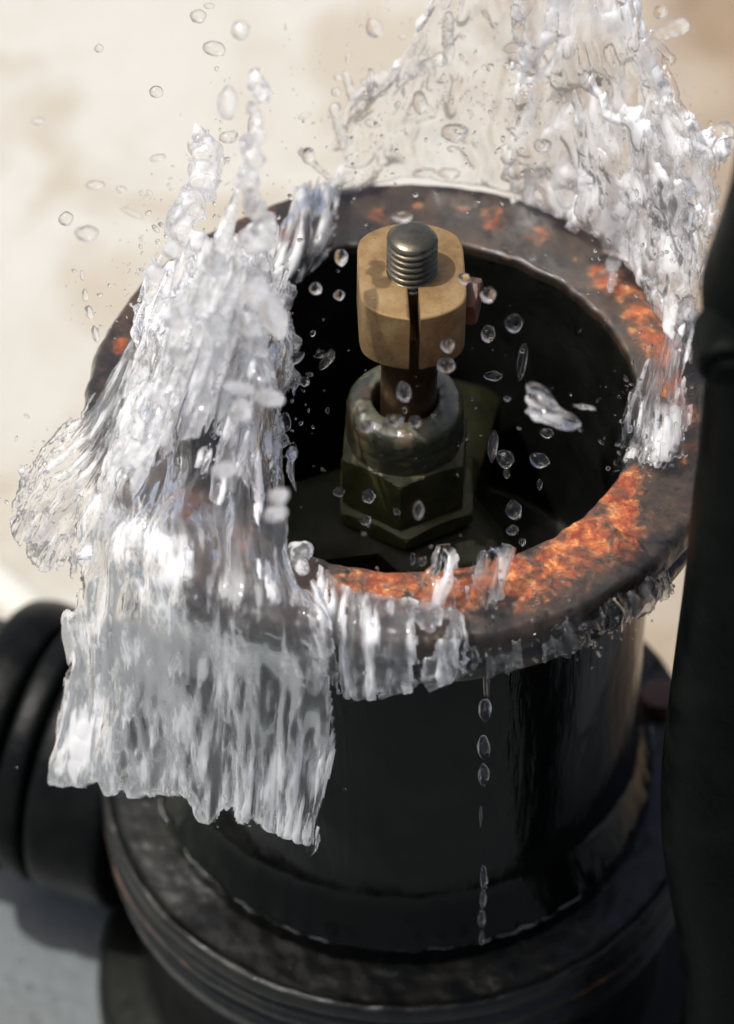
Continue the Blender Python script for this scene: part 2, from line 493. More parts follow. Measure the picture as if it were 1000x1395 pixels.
def hexbar(name, rc, h, cone, n=96, hole=0.0, zc=None):
    """hexagonal prism, corners chamfered by a cone at top and a little at the bottom"""
    ap = rc * math.cos(math.pi / 6)
    zs = np.concatenate([np.linspace(0, h * .12, 5), np.linspace(h * .12, h * .7, 5)[1:], np.linspace(h * .7, h, 12)[1:]])
    th = np.linspace(0, 2 * np.pi, n, endpoint=False)
    T, Z = np.meshgrid(th, zs, indexing='ij')
    hx = ap / np.cos(np.mod(T, np.pi / 3) - np.pi / 6)
    lim = np.minimum(rc + (h - Z) * 1.7 - (rc - ap) * 1.25, rc + Z * 3 - (rc - ap) * .4)
    R = np.minimum(hx, lim)
    V = np.stack([R * np.cos(T), R * np.sin(T), Z], -1).reshape(-1, 3)
    m = len(zs)
    i, j = np.meshgrid(np.arange(n), np.arange(m - 1), indexing='ij'); i2 = (i + 1) % n
    F = np.stack([i * m + j, i2 * m + j, i2 * m + j + 1, i * m + j + 1], -1).reshape(-1, 4)
    # caps
    k = len(V)
    rin = max(hole, 1e-5)
    V = np.vstack([V, np.stack([rin * np.cos(th), rin * np.sin(th), np.full(n, h)], -1), np.stack([rin * np.cos(th), rin * np.sin(th), np.zeros(n)], -1)])
    ii = np.arange(n); jj = (ii + 1) % n
    top = np.stack([ii * m + m - 1, jj * m + m - 1, k + jj, k + ii], -1)
    bot = np.stack([jj * m, ii * m, k + n + ii, k + n + jj], -1)
    me = mesh_np(name, V, np.vstack([F, top, bot]))
    return me

def sharp(o, deg=32):
    """shade smooth but keep the edges sharper than deg"""
    bm = bmesh.new(); bm.from_mesh(o.data)
    for e in bm.edges:
        if len(e.link_faces) == 2 and e.calc_face_angle(0) > math.radians(deg): e.smooth = False
    bm.to_mesh(o.data); bm.free()

pump = build_pump()
for o in pump.children:
    if o.name.startswith('bolt'): sharp(o)

# ------------------------------------------------------------------ stuffing box inside the barrel
def build_gland():
    t = empty('gland_nut', (-0.0006, 0, ZR - 0.036), 'olive bronze hexagonal gland nut with wet round collar inside the pump barrel', 'nut')
    r0 = math.radians(-94)
    nut = link('hex_nut', hexbar('hex_nut', 0.0192, 0.019, 0.008, 192, 0.009), M_nut, t); nut.rotation_euler = (0, 0, r0); nut.location = (0, 0, 0.0035); sharp(nut, 20)
    fl = link('hex_washer', hexbar('hex_washer', 0.0212, 0.0055, 0.002, 192, 0.009), M_nut, t); fl.rotation_euler = (0, 0, r0 + .06); fl.location = (0.0006, 0, -0.0018); sharp(fl, 20)
    pr = round_prof([(0.0161, 0.018), (0.0161, 0.0335), (0.0150, 0.0362), (0.0120, 0.0372), (0.0094, 0.0370), (0.0087, 0.0355), (0.0086, 0.020)], 0.0013, 6)
    def disp(T, R, Z):
        return fbm(np.cos(T) * 4, np.sin(T) * 4, Z * 300, 3) * 0.00025, fbm(np.cos(T) * 3, np.sin(T) * 3, R * 300, 3) * 0.0003
    c = link('collar', lathe('collar', dense(pr, 0.0005), 160, False, disp), M_patina, t)
    c['label'] = 'wet round collar with green and brown sheen'
    # three arms that carry the nut, sloping down to the barrel wall
    for ang in (186, -50, 74):
        a = math.radians(ang)
        nu, nv = 40, 16
        V = []
        for i in range(nu + 1):
            s = i / nu; L = s * 0.0585
            w = 0.0185 * (1 - s) + 0.0125 * s
            for j in range(nv + 1):
                q = j / nv * 2 - 1
                z = -0.0005 - 0.013 * s ** 1.2 - 0.004 * abs(q) ** 4
                V.append((L, q * w, z + 0.0004 * float(noise(L * 200, q * 3, ang))))
        for i in range(nu + 1):
            s = i / nu; L = s * 0.0585; w = 0.0185 * (1 - s) + 0.0125 * s
            for q in (-1, 1): V.append((L, q * w, -0.03))
        n1 = nv + 1; base = (nu + 1) * n1
        F = [[i * n1 + j, (i + 1) * n1 + j, (i + 1) * n1 + j + 1, i * n1 + j + 1] for i in range(nu) for j in range(nv)]
        F += [[i * n1, base + i * 2, base + i * 2 + 2, (i + 1) * n1] for i in range(nu)]
        F += [[i * n1 + nv, (i + 1) * n1 + nv, base + i * 2 + 3, base + i * 2 + 1] for i in range(nu)]
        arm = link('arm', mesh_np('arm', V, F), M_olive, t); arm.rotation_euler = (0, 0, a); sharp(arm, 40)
    return t
build_gland()

# ------------------------------------------------------------------ pump rod with the brass clamp
def build_rod():
    t = empty('pump_rod', (0, 0, ZR - 0.03), 'upright pump rod with split brass clamp block and threaded tip', 'pump rod')
    t.rotation_euler = (0, math.radians(0.6), 0)
    z = 0.03
    rod = link('rod', lathe('rod', dense([(0.0077, -0.03), (0.0077, z + 0.031), (0.0068, z + 0.034), (0.0066, z + 0.046)], 0.002), 64), M_rod, t)
    # threaded tip: helix ridges
    n, pitch, z0, z1 = 96, 0.0021, z + 0.046, z + 0.0625
    zs = np.linspace(z0, z1, 150)
    th = np.linspace(0, 2 * np.pi, n, endpoint=False)
    T, Z = np.meshgrid(th, zs, indexing='ij')
    ph = np.mod(Z / pitch - T / (2 * np.pi), 1)
    R = 0.0068 - 0.0011 * (0.5 + 0.5 * np.cos(2 * np.pi * ph)) ** 1.3
    top = z1 - 0.0020
    R = np.where(Z > top, np.minimum(R, 0.0064), R)
    k = np.clip((Z - top) / (z1 - top), 0, 1)
    R = np.where(Z > top, 0.0061 * (1 - k ** 2 * .35), R)
    Zp = np.where(Z > top, top + (Z - top) * .6, Z)
    V = np.stack([R * np.cos(T), R * np.sin(T), Zp], -1)
    m = len(zs)
    i, j = np.meshgrid(np.arange(n), np.arange(m - 1), indexing='ij'); i2 = (i + 1) % n
    F = np.stack([i * m + j, i2 * m + j, i2 * m + j + 1, i * m + j + 1], -1).reshape(-1, 4)
    Vf = np.vstack([V.reshape(-1, 3), [[0, 0, top + (z1 - top) * .6 + 0.0004]]])
    cap = np.array([[a * m + m - 1, ((a + 1) % n) * m + m - 1, n * m, n * m] for a in range(n)])
    me = bpy.data.meshes.new('threaded_tip')
    me.from_pydata(Vf.tolist(), [], F.tolist() + [c[:3].tolist() for c in cap]); me.update()
    tip = link('threaded_tip', me, M_thread, t); tip['label'] = 'dark threaded rod tip'
    # clamp block: disc with two flats, split at the front
    R0, hw, rh, sw = 0.0186, 0.0141, 0.00675, 0.0014
    out = []
    a0 = math.asin(sw / R0)
    for a in np.linspace(-math.pi / 2 + a0, 1.5 * math.pi - a0, 140):
        x, y = R0 * math.cos(a), R0 * math.sin(a)
        # soften corner between flat and arc
        xc = math.copysign(hw * (1 - math.exp(-(abs(x) / hw) ** 9)) if False else min(abs(x), hw), x)
        out.append((xc, y))
    inn = [(rh * math.cos(a), rh * math.sin(a)) for a in np.linspace(1.5 * math.pi - math.asin(sw / rh), -math.pi / 2 + math.asin(sw / rh), 60)]
    po = [out[0]]
    for q in out[1:]:
        if math.dist(q, po[-1]) > 1e-6: po.append(q)
    po = np.array(po); cl = np.concatenate([[0], np.cumsum(np.linalg.norm(np.diff(po, axis=0), axis=1))])
    sl = np.linspace(0, cl[-1], 160)
    po = np.stack([np.interp(sl, cl, po[:, 0]), np.interp(sl, cl, po[:, 1])], -1)
    for _ in range(30):
        po[1:-1] = .25 * po[:-2] + .5 * po[1:-1] + .25 * po[2:]
    out = [tuple(q) for q in po]
    loop = out + inn
    clean = [loop[0]]
    for q in loop[1:]:
        if math.dist(q, clean[-1]) > 1.5e-4: clean.append(q)
    bm = bmesh.new()
    zb, zt = z + 0.0298, z + 0.0488
    f = bm.faces.new([bm.verts.new((x, y, zb)) for x, y in clean])
    r = bmesh.ops.extrude_face_region(bm, geom=[f])
    bmesh.ops.translate(bm, verts=[v for v in r['geom'] if isinstance(v, bmesh.types.BMVert)], vec=(0, 0, zt - zb))
    bmesh.ops.recalc_face_normals(bm, faces=bm.faces)
    ed = [e for e in bm.edges if e.calc_face_angle(0) > 0.5 and abs(e.verts[0].co.z - e.verts[1].co.z) < 1e-5 and math.hypot(*e.verts[0].co.xy) > rh * 1.2]
    bmesh.ops.bevel(bm, geom=ed, offset=0.0008, segments=3, affect='EDGES', profile=0.6)
    bmesh.ops.triangulate(bm, faces=[f for f in bm.faces if len(f.verts) > 4])
    me = bpy.data.meshes.new('clamp_block'); bm.to_mesh(me); bm.free()
    b = link('clamp_block', me, M_brass, t); b['label'] = 'worn brass clamp block split at the front'
    b.rotation_euler = (0, 0, math.radians(2.5)); sharp(b, 35)
    # clamp screw through the block, its rusty head at the right
    s = link('clamp_screw', hexbar('clamp_screw', 0.0066, 0.0045, 0.002), M_boltrust, t)
    s.location = (hw - 0.0003, 0.0005, z + 0.0375); s.rotation_euler = (0.2, math.pi / 2, 0); sharp(s, 30)
    s['label'] = 'rusty clamp screw head'
    return t
build_rod()

# ------------------------------------------------------------------ flanged outlet pipe at the left
def build_outlet():
    ax = np.array([-0.925, 0.38, 0.0]); ax /= np.linalg.norm(ax)
    t = empty('outlet_pipe', (0, 0, ZR - 0.200), 'blurred black flanged pipe at the left edge, leading out of the pump base', 'pipe')
    t.rotation_euler = (0, 0, math.atan2(ax[1], ax[0]))
    def ring(name, prof):
        # profile given as (distance along the pipe, radius)
        me = lathe(name, [(r, d) for d, r in dense(round_prof(prof, 0.003, 6), 0.0015)], 128)
        o = link(name, me, M_pipe, t); o.rotation_euler = (0, math.pi / 2, 0)
        return o
    ring('pipe_body', [(0.06, 0.030), (0.078, 0.031), (0.084, 0.043), (0.108, 0.0435), (0.110, 0.034)])
    ring('coupling_flange', [(0.110, 0.030), (0.1105, 0.0425), (0.119, 0.0430), (0.120, 0.036)])
    ring('coupling_flange', [(0.1205, 0.030), (0.121, 0.0425), (0.129, 0.0440), (0.137, 0.0420), (0.139, 0.033), (0.30, 0.032)])
    return t
build_outlet()

# ------------------------------------------------------------------ dark upright lever at the right
def build_post():
    edge = [(1040, -260), (1034, -100), (1022, 60), (1010, 160), (1000, 240), (985, 300), (962, 362), (951, 400), (953, 432), (964, 452), (960, 520), (954, 600), (944, 680), (934, 790), (922, 880), (909, 980), (900, 1060), (899, 1110),
            (903, 1170), (915, 1225), (926, 1290), (932, 1350), (925, 1420), (915, 1500), (908, 1590)]
    t = empty('pump_lever', (0.11, -0.085, 0), 'thick black iron lever standing upright along the right edge, out of focus', 'lever')
    yc = -0.083
    rings, n = [], 48
    E = np.array(edge, float)
    ys = np.linspace(E[0, 1], E[-1, 1], 160)
    xs = np.interp(ys, E[:, 1], E[:, 0])
    k = np.ones(7) / 7
    xs = np.convolve(np.pad(xs, 3, 'edge'), k, 'valid')
    V = []
    for x, y in zip(xs, ys):
        d = FW + RT * ((x - 500) * S / D) + UP * ((697.5 - y) * S / D)
        q = CAM + d * ((yc - CAM[1]) / d[1])
        if q[2] < -0.01: break
        hx = 0.030
        for a in np.linspace(0, 2 * np.pi, n, endpoint=False):
            ca, sa = math.cos(a), math.sin(a)
            xx = math.copysign(abs(ca) ** 0.75, ca) * hx; yy = math.copysign(abs(sa) ** 0.75, sa) * 0.017
            V.append((q[0] + hx + xx, yc + yy, q[2] + 0.0003 * float(noise(a * 3, q[2] * 90, 3))))
    m = len(V) // n
    F = [[i * n + j, i * n + (j + 1) % n, (i + 1) * n + (j + 1) % n, (i + 1) * n + j] for i in range(m - 1) for j in range(n)]
    V = np.array(V)
    me = mesh_np('lever_bar', V - np.array([0.11, -0.085, 0]), F)
    link('lever_bar', me, M_post, t)
    # pivot boss that bulges from the bar, and its pin
    q = CAM + (FW + RT * ((985 - 500) * S / D) + UP * ((697.5 - 415) * S / D)) * ((yc - CAM[1]) / (FW + UP * ((697.5 - 415) * S / D))[1])
    loc = (q[0] - 0.11, yc - 0.0165 + 0.085, q[2])
    pb = link('pivot_boss', lathe('pivot_boss', dense(round_prof([(0.0074, -0.010), (0.0074, 0.004), (0.0064, 0.0055), (0.0001, 0.0056)], 0.001), 0.0008), 64), M_post, t)
    pb.location = loc; pb.rotation_euler = (math.pi / 2, 0, 0)
    pin = link('pivot_pin', hexbar('pivot_pin', 0.0042, 0.003, 0.002), M_post, pb); pin.location = (0, 0, 0.0050)
    ft = link('lever_foot', lathe('lever_foot', dense(round_prof([(0.040, 0.0), (0.040, 0.010), (0.034, 0.014), (0.0001, 0.0142)], 0.002), 0.003), 64), M_post, t)
    ft.location = (V[-n:, 0].mean() - 0.11, yc + 0.085, 0); ft.scale = (1, .8, 1)
    return t
build_post()

#WATER_BEGIN
# ------------------------------------------------------------------ water
def catmull(P, k):
    """resample control points P (n,..) to k points evenly in index along a Catmull-Rom spline"""
    P = np.asarray(P, float)
    n = len(P)
    t = np.linspace(0, n - 1, k)
    i = np.clip(np.floor(t).astype(int), 0, n - 2)
    f = (t - i).reshape(-1, *([1] * (P.ndim - 1)))
    p0, p1, p2, p3 = P[np.clip(i - 1, 0, n - 1)], P[i], P[i + 1], P[np.clip(i + 2, 0, n - 1)]
    p0 = np.where((i == 0).reshape(f.shape), 2 * p1 - p2, p0)
    p3 = np.where((i == n - 2).reshape(f.shape), 2 * p2 - p1, p3)
    return .5 * (2 * p1 + (p2 - p0) * f + (2 * p0 - 5 * p1 + 4 * p2 - p3) * f ** 2 + (3 * p1 - p0 - 3 * p2 + p3) * f ** 3)

def surface(guides, res):
    """guides: streamlines of (px,py,h); returns S[nu,nv,3] plus metre coordinates across and along"""
    G = [np.array([atz(*q) for q in g]) for g in guides]
    L = np.mean([np.linalg.norm(np.diff(g, axis=0), axis=1).sum() for g in G])
    nv = int(L / res)
    G = np.stack([catmull(g, nv) for g in G])
    Wd = np.mean(np.linalg.norm(np.diff(G, axis=0), axis=2).sum(0))
    nu = int(Wd / res)
    P = catmull(G, nu)
    U, V = np.meshgrid(np.linspace(0, 1, nu), np.linspace(0, 1, nv), indexing='ij')
    return P, U, V, U * Wd, V * L

def normals(P):
    du = np.gradient(P, axis=0); dv = np.gradient(P, axis=1)
    n = np.cross(du, dv); n /= np.linalg.norm(n, axis=2)[..., None] + 1e-12
    c = CAM - P
    return n * np.sign((n * c).sum(2))[..., None]

def sheet_mesh(name, guides, mask_fn, thick_fn, disp_fn, foam_glint_fn, res=0.00042):
    P, U, V, A, B = surface(guides, res)
    nrm = normals(P)
    P = P + nrm * disp_fn(U, V, A, B)[..., None]
    nrm = normals(P)
    m = mask_fn(U, V, A, B)
    m[0, :] = m[-1, :] = m[:, -1] = m[:, 0] = -1
    t = thick_fn(U, V, A, B) * np.sqrt(np.clip(m, 0, 1))
    t[m <= 0] = 0
    top, bot = P + nrm * t[..., None], P - nrm * (t * 0.8)[..., None]
    foam_glint = np.clip(foam_glint_fn(U, V, A, B), 0, 1)
    nu, nv = m.shape
    i, j = np.meshgrid(np.arange(nu - 1), np.arange(nv - 1), indexing='ij')
    keep = (m[:-1, :-1] > 0) | (m[1:, :-1] > 0) | (m[:-1, 1:] > 0) | (m[1:, 1:] > 0)
    i, j = i[keep], j[keep]
    q = np.stack([i * nv + j, (i + 1) * nv + j, (i + 1) * nv + j + 1, i * nv + j + 1], -1)
    idb = np.arange(nu * nv) + nu * nv
    flat = (t.ravel() <= 0)
    idb[flat] -= nu * nv                     # rim of the sheet: both skins share the vertex
    qb = idb[q][:, ::-1]
    F = np.vstack([q, qb])
    VV = np.vstack([top.reshape(-1, 3), bot.reshape(-1, 3)])
    ff = np.concatenate([foam_glint.ravel(), foam_glint.ravel()])
    used = np.unique(F); rem = np.full(len(VV), -1); rem[used] = np.arange(len(used))
    F = rem[F]
    # make the outer skin face the viewer side consistently
    a, b, c = VV[used][F[0, 0]], VV[used][F[0, 1]], VV[used][F[0, 2]]
    if np.dot(np.cross(b - a, c - a), CAM - a) < 0: F = F[:, ::-1]
    return mesh_np(name, VV[used], F, {'foam_glint': ff[used]})

def warp(A, B, s, amp, seed):
    return A + amp * noise(A * s, B * s, seed), B + amp * noise(A * s, B * s, seed + 7.7)

def lobes(D0, A, B, seed, s1=160, a1=.004, s2=420, a2=.0018):
    """distance from border (metres) roughened into fingers"""
    return D0 + a1 * fbm(A * s1, B * s1 * .5, seed, 3) + a2 * fbm(A * s2, B * s2 * .45, seed + 3, 2)

ICO = {}
def ico(sub):
    if sub not in ICO:
        bm = bmesh.new(); bmesh.ops.create_icosphere(bm, subdivisions=sub, radius=1.0)
        ICO[sub] = (np.array([v.co[:] for v in bm.verts]), np.array([[v.index for v in f.verts] for f in bm.faces])); bm.free()
    return ICO[sub]

def blob_points(c, r, stretch=1.0, axis=(0, 0, 1), seed=0.0, sub=2, wob=0.25):
    V, F = ico(sub)
    w = 1 + wob * noise(V[:, 0] * 1.3 + seed, V[:, 1] * 1.3 + seed * .7, V[:, 2] * 1.3 - seed)
    V = V * w[:, None] * r
    ax = np.array(axis, float); ax /= np.linalg.norm(ax)
    V = V + np.outer(V @ ax, ax) * (stretch - 1)
    return V + np.asarray(c), F

def join(parts, name, foam_glint=0.0):
    VV, FF, AA, k = [], [], [], 0
    for it in parts:
        V, F = it[0], it[1]; f = it[2] if len(it) > 2 else foam_glint
        VV.append(V); FF.append(F + k); AA.append(np.full(len(V), f)); k += len(V)
    return mesh_np(name, np.vstack(VV), np.vstack(FF), {'foam_glint': np.concatenate(AA)})

# ---- splash thrown up behind and right of the rim
def back_splash():
    t = empty('water_splash', tuple(atz(720, 275, 0)), 'large clear splash thrown up behind the rim at upper right', 'splash')
    inv = -np.array(t.location)
    g = [[(440, 268, 1), (446, 225, 9), (462, 165, 22), (486, 112, 34)],
         [(520, 250, 1), (516, 190, 14), (525, 130, 28), (540, 84, 38)],
         [(600, 244, 1), (594, 160, 22), (604, 60, 45), (612, -40, 68)],
         [(690, 262, 1), (684, 160, 25), (690, 50, 52), (690, -50, 75)],
         [(770, 294, 1), (775, 180, 26), (790, 60, 54), (812, -50, 78)],
         [(838, 336, 1), (852, 235, 23), (866, 120, 46), (884, 30, 64)],
         [(888, 392, 2), (912, 290, 21), (926, 210, 38), (940, 150, 50)],
         [(926, 470, 3), (958, 380, 16), (978, 290, 32), (990, 185, 48)]]
    for layer in range(3):
        sd = 11.0 + layer * 23
        if layer == 0:
            gg = g
        elif layer == 1:
            gg = [[(x + 6, y + 8, h + 5) for x, y, h in q] for q in g[3:]]
        else:
            gg = [[(x - 2, y + 14, h + 11) for x, y, h in q[:3]] for q in g[4:]]
        right = lambda U: sstep(.45, .8, U) if layer == 0 else 0.55 + 0 * U
        def mask(U, V, A, B):
            a, b = warp(A, B, 120, .002, sd)
            d = np.minimum(np.minimum(A, A.max() - A), (B.max() - B) * 1.0)
            d = lobes(d - .003, a, b, sd, 110, .006, 330, .003)
            m = d / .0025
            hole = fbm(a * 65, b * 50, sd + 5, 2)
            th = .85 if layer == 0 else (.45 if layer == 1 else .25)
            m = np.minimum(m, (th - hole) * 4)
            return np.minimum(m, sstep(-.002, .004, B) * 2)
        def thick(U, V, A, B):
            e = np.minimum(np.minimum(A, A.max() - A), B.max() - B)
            rimb = np.exp(-(e / .004) ** 2)
            return .0008 + .0011 * rimb + .0007 * right(U) + .0006 * np.clip(fbm(A * 150, B * 90, sd + 2, 2), 0, 2)
        def disp(U, V, A, B):
            a, b = warp(A, B, 90, .004, sd + 1)
            r = right(U)
            n = .0024 * fbm(a * 55, b * 40, sd, 2) * (1 + .6 * r)
            n = n + .0007 * fbm(a * 170, b * 110, sd + 9, 2) * (.12 + 1.2 * r)
            n = n + .00016 * np.sin(a * 1900 + 6 * noise(a * 80, b * 80, sd)) * (1 - r) * sstep(.1, .5, noise(a * 50, b * 50, sd + 31))
            f1, v1 = worley(a * 170, b * 160, int(sd))
            rad = .18 + .22 * v1
            n = n + .0007 * np.sqrt(np.clip(1 - (f1 / rad) ** 2, 0, 1)) * (v1 > .86 - .5 * r) * rad * 2
            f1, v1 = worley(a * 420, b * 380, int(sd) + 5)
            n = n + .00025 * np.sqrt(np.clip(1 - (f1 / .38) ** 2, 0, 1)) * (v1 > .93 - .38 * r)
            return n
        def foam_glint(U, V, A, B):
            a, b = warp(A, B, 90, .004, sd + 1)
            r = right(U)
            st = fbm(a * 230, b * 110, sd + 4, 4)
            pat = fbm(a * 60, b * 45, sd + 8, 3)
            e = np.minimum(np.minimum(A, A.max() - A), B.max() - B)
            rimb = np.exp(-(e / .005) ** 2)
            return (.10 + .62 * r + .6 * rimb) * sstep(-.1, .7, st * .8 + pat * .7 + .2 * r) + .03  # froth, with highlight lines painted white along the sheet edges
        me = sheet_mesh('splash_sheet', gg, mask, thick, disp, foam_glint)
        me.transform(Matrix.Translation(inv))
        link('splash_sheet', me, M_water, t)
    # beads, fingers and knots of water thrown off the crest
    for p, q, r0, r1 in [((868, 62, 52), (928, 34, 62), 5, 12), ((835, 170, 40), (862, 164, 42), 9, 13), ((940, 215, 38), (985, 178, 46), 8, 15), ((955, 240, 36), (996, 195, 46), 6, 9),
                         ((455, 250, 10), (410, 205, 22), 3, 5), ((470, 200, 18), (455, 150, 30), 7, 9), ((480, 130, 30), (470, 100, 36), 8, 5), ((560, 100, 36), (600, 80, 44), 9, 11), ((500, 112, 34), (560, 96, 36), 9, 9),
                         ((610, 80, 44), (612, 20, 60), 10, 7), ((440, 260, 2), (478, 240, 4), 5, 8), ((880, 300, 26), (905, 380, 8), 5, 3), ((838, 350, 6), (832, 395, 3), 9, 5), ((842, 360, 6), (822, 372, 3), 5, 4)]:
        P, Q = atz(*p), atz(*q)
        parts = []
        k = max(4, int(np.linalg.norm(Q - P) / (min(r0, r1) * S * .6)))
        for s in np.linspace(0, 1, k):
            parts.append(blob_points(P + (Q - P) * s + rng.normal(size=3) * .0003, (r0 + (r1 - r0) * s) * S * rng.uniform(.8, 1.15), 1, (0, 0, 1), rng.uniform(0, 50), 2, .3))
        me = join(parts, 'splash_finger', .03)
        me.transform(Matrix.Translation(inv))
        fuse(link('splash_finger', me, M_water, t), .0004, .1)
    return t

def fuse(o, vox, foam_glint=.04, smooth=4):
    """voxel union of overlapping blobs so that they run together like water"""
    md = o.modifiers.new('remesh', 'REMESH'); md.mode = 'VOXEL'; md.voxel_size = vox; md.use_smooth_shade = True
    ms = o.modifiers.new('smooth', 'SMOOTH'); ms.factor = .5; ms.iterations = smooth
    dg = bpy.context.evaluated_depsgraph_get()
    me = bpy.data.meshes.new_from_object(o.evaluated_get(dg))
    o.modifiers.clear()
    old = o.data; mats = list(old.materials)
    o.data = me; me.name = old.name
    me.materials.clear()
    for m_ in mats: me.materials.append(m_)
    bpy.data.meshes.remove(old)
    if 'foam_glint' in me.attributes: me.attributes.remove(me.attributes['foam_glint'])
    co = np.empty(len(me.vertices) * 3, np.float32); me.vertices.foreach_get('co', co); co = co.reshape(-1, 3)
    a = me.attributes.new('foam_glint', 'FLOAT', 'POINT')
    f = foam_glint if np.isscalar(foam_glint) else foam_glint(co)
    a.data.foreach_set('value', np.broadcast_to(np.asarray(f, np.float32), (len(co),)).copy())
    me.polygons.foreach_set('use_smooth', [True] * len(me.polygons))

back_splash()

# ---- water pouring over the left of the rim
def left_pour():
    t = empty('water_pour', tuple(atz(250, 690, 0)), 'heavy streaked sheet of water pouring over the left of the rim', 'pouring water')
    inv = -np.array(t.location)
    b = [[(222, 385, 10), (180, 510, 14), (132, 640, 6), (98, 770, -22), (84, 900, -52), (72, 1062, -92)],
         [(262, 345, 20), (232, 500, 20), (186, 650, 10), (158, 770, -4), (148, 920, -38), (140, 1078, -78)],
         [(305, 325, 26), (286, 480, 24), (248, 640, 14), (234, 790, 8), (230, 930, -27), (224, 1100, -70)],
         [(348, 345, 24), (340, 470, 20), (318, 640, 14), (312, 812, 10), (310, 940, -22), (305, 1122, -70)],
         [(384, 400, 14), (376, 520, 10), (368, 680, 12), (380, 828, 9), (385, 930, -16), (378, 1132, -70)],
         [(388, 440, 6), (392, 560, 4), (412, 710, 9), (452, 845, 8), (472, 940, -15), (432, 1152, -72)]]
    for layer in range(2):
        sd = 101.0 + 31 * layer
        gg = b if layer == 0 else [[(x + 4, y - 6, h + 8) for x, y, h in q[:4]] for q in b[:5]]
        def mask(U, V, A, B):
            a, bb = warp(A, B, 70, .0025, sd)
            d = np.minimum(np.minimum(A, A.max() - A), (B.max() - B) * .8 + .0015)
            ragg = sstep(.6, 1, U) * sstep(.6, .3, V)
            d = lobes(d - .002 - .004 * ragg, a, bb * .6, sd, 105, .0055 + .007 * ragg, 260, .0009 + .004 * ragg)
            m = d / .002
            hole = fbm(a * 120, bb * 26, sd + 5, 3)
            if layer == 0:
                return np.minimum(m, (.95 - hole) * 4)
            thin = .8 * sstep(.45, .95, V)
            return np.minimum(m, (.25 - hole - thin) * 3)
        def thick(U, V, A, B):
            return .0007 + .0006 * np.clip(fbm(A * 300, B * 40, sd + 2, 3), 0, 2) + .0011 * sstep(.93, 1, V)
        def calm(U, V):
            if layer: return 0 * U
            c = np.exp(-((U - .78) / .22) ** 2 - ((V - .70) / .12) ** 2) + .95 * np.exp(-((U - .82) / .16) ** 2 - ((V - .40) / .13) ** 2) + .9 * np.exp(-((U - .62) / .14) ** 2 - ((V - .50) / .10) ** 2) + .6 * np.exp(-((U - .62) / .22) ** 2 - ((V - .86) / .04) ** 2)
            c = c + .8 * np.exp(-((U - .42) / .12) ** 2 - ((V - .46) / .07) ** 2)
            return np.clip(c, 0, 1)
        def disp(U, V, A, B):
            wob = .0045 * (1 - .85 * sstep(.4, .65, V if layer == 0 else V * .6))
            a, bb = warp(A, B, 60, wob, sd + 1)
            up = sstep(.45, .1, V)
            rough = sstep(-.3, .5, fbm(a * 60, bb * 40, sd + 21, 2)) * (1 - .9 * calm(U, V))
            n = .0026 * fbm(a * 60, bb * 24, sd, 2) * (1 + up)
            n = n + .0010 * fbm(a * 200, bb * 45, sd + 9, 2) * (.25 + rough)
            n = n + .0005 * fbm(a * 560, bb * 120, sd + 13, 2) * rough
            n = n + .0016 * fbm(a * 150, bb * 120, sd + 15, 3) * up
            f1, v1 = worley(a * 230, bb * 120, int(sd))
            n = n + .0011 * np.sqrt(np.clip(1 - (f1 / (.2 + .25 * v1)) ** 2, 0, 1)) * (v1 > .5) * (.2 + up)
            return n
        def foam_glint(U, V, A, B):
            wob = .0045 * (1 - .85 * sstep(.4, .65, V if layer == 0 else V * .6))
            a, bb = warp(A, B, 60, wob, sd + 1)
            st = fbm(a * 420, bb * 60, sd + 4, 4, .65)
            pat = fbm(a * 55, bb * 34, sd + 6, 3)
            c = calm(U, V)
            low = sstep(.80, .95, V)
            f = sstep(.05, .8, st * .9 + pat * .8 + .25 * sstep(.4, .1, V) + .3 * low)
            return .03 + .62 * f * (1 - .9 * c)  # white streaks paint drawn-out glints as well as froth
        me = sheet_mesh('pouring_sheet', gg, mask, thick, disp, foam_glint, .00045)
        me.transform(Matrix.Translation(inv))
        link('pouring_sheet', me, M_water, t)
    # thin outer fan flung to the left of the rim
    g = [[(200, 420, 6), (120, 545, 6), (70, 590, 2), (28, 640, -4)],
         [(190, 470, 8), (120, 600, 4), (60, 650, -4), (14, 715, -16)],
         [(180, 530, 8), (130, 640, 2), (80, 700, -10), (45, 765, -26)],
         [(180, 590, 8), (150, 680, 0), (115, 740, -14), (95, 800, -30)]]
    sd = 211.
    me = sheet_mesh('outer_fan', g,
        lambda U, V, A, B: np.minimum(lobes(np.minimum(np.minimum(A, A.max() - A), B.max() - B) - .002, *warp(A, B, 90, .003, sd), sd, 150, .006, 420, .003) / .002, (.7 - fbm(A * 130, B * 60, sd + 4, 3)) * 4),
        lambda U, V, A, B: .0006 + .0005 * np.clip(fbm(A * 260, B * 80, sd, 2), 0, 2) + .0006 * sstep(.8, 1, V),
        lambda U, V, A, B: .0018 * fbm(A * 90, B * 50, sd, 2) + .001 * fbm(A * 330, B * 90, sd + 2, 3),
        lambda U, V, A, B: .05 + .5 * sstep(.0, .8, fbm(A * 330, B * 90, sd + 3, 4)))
    me.transform(Matrix.Translation(inv)); link('outer_fan', me, M_water, t)
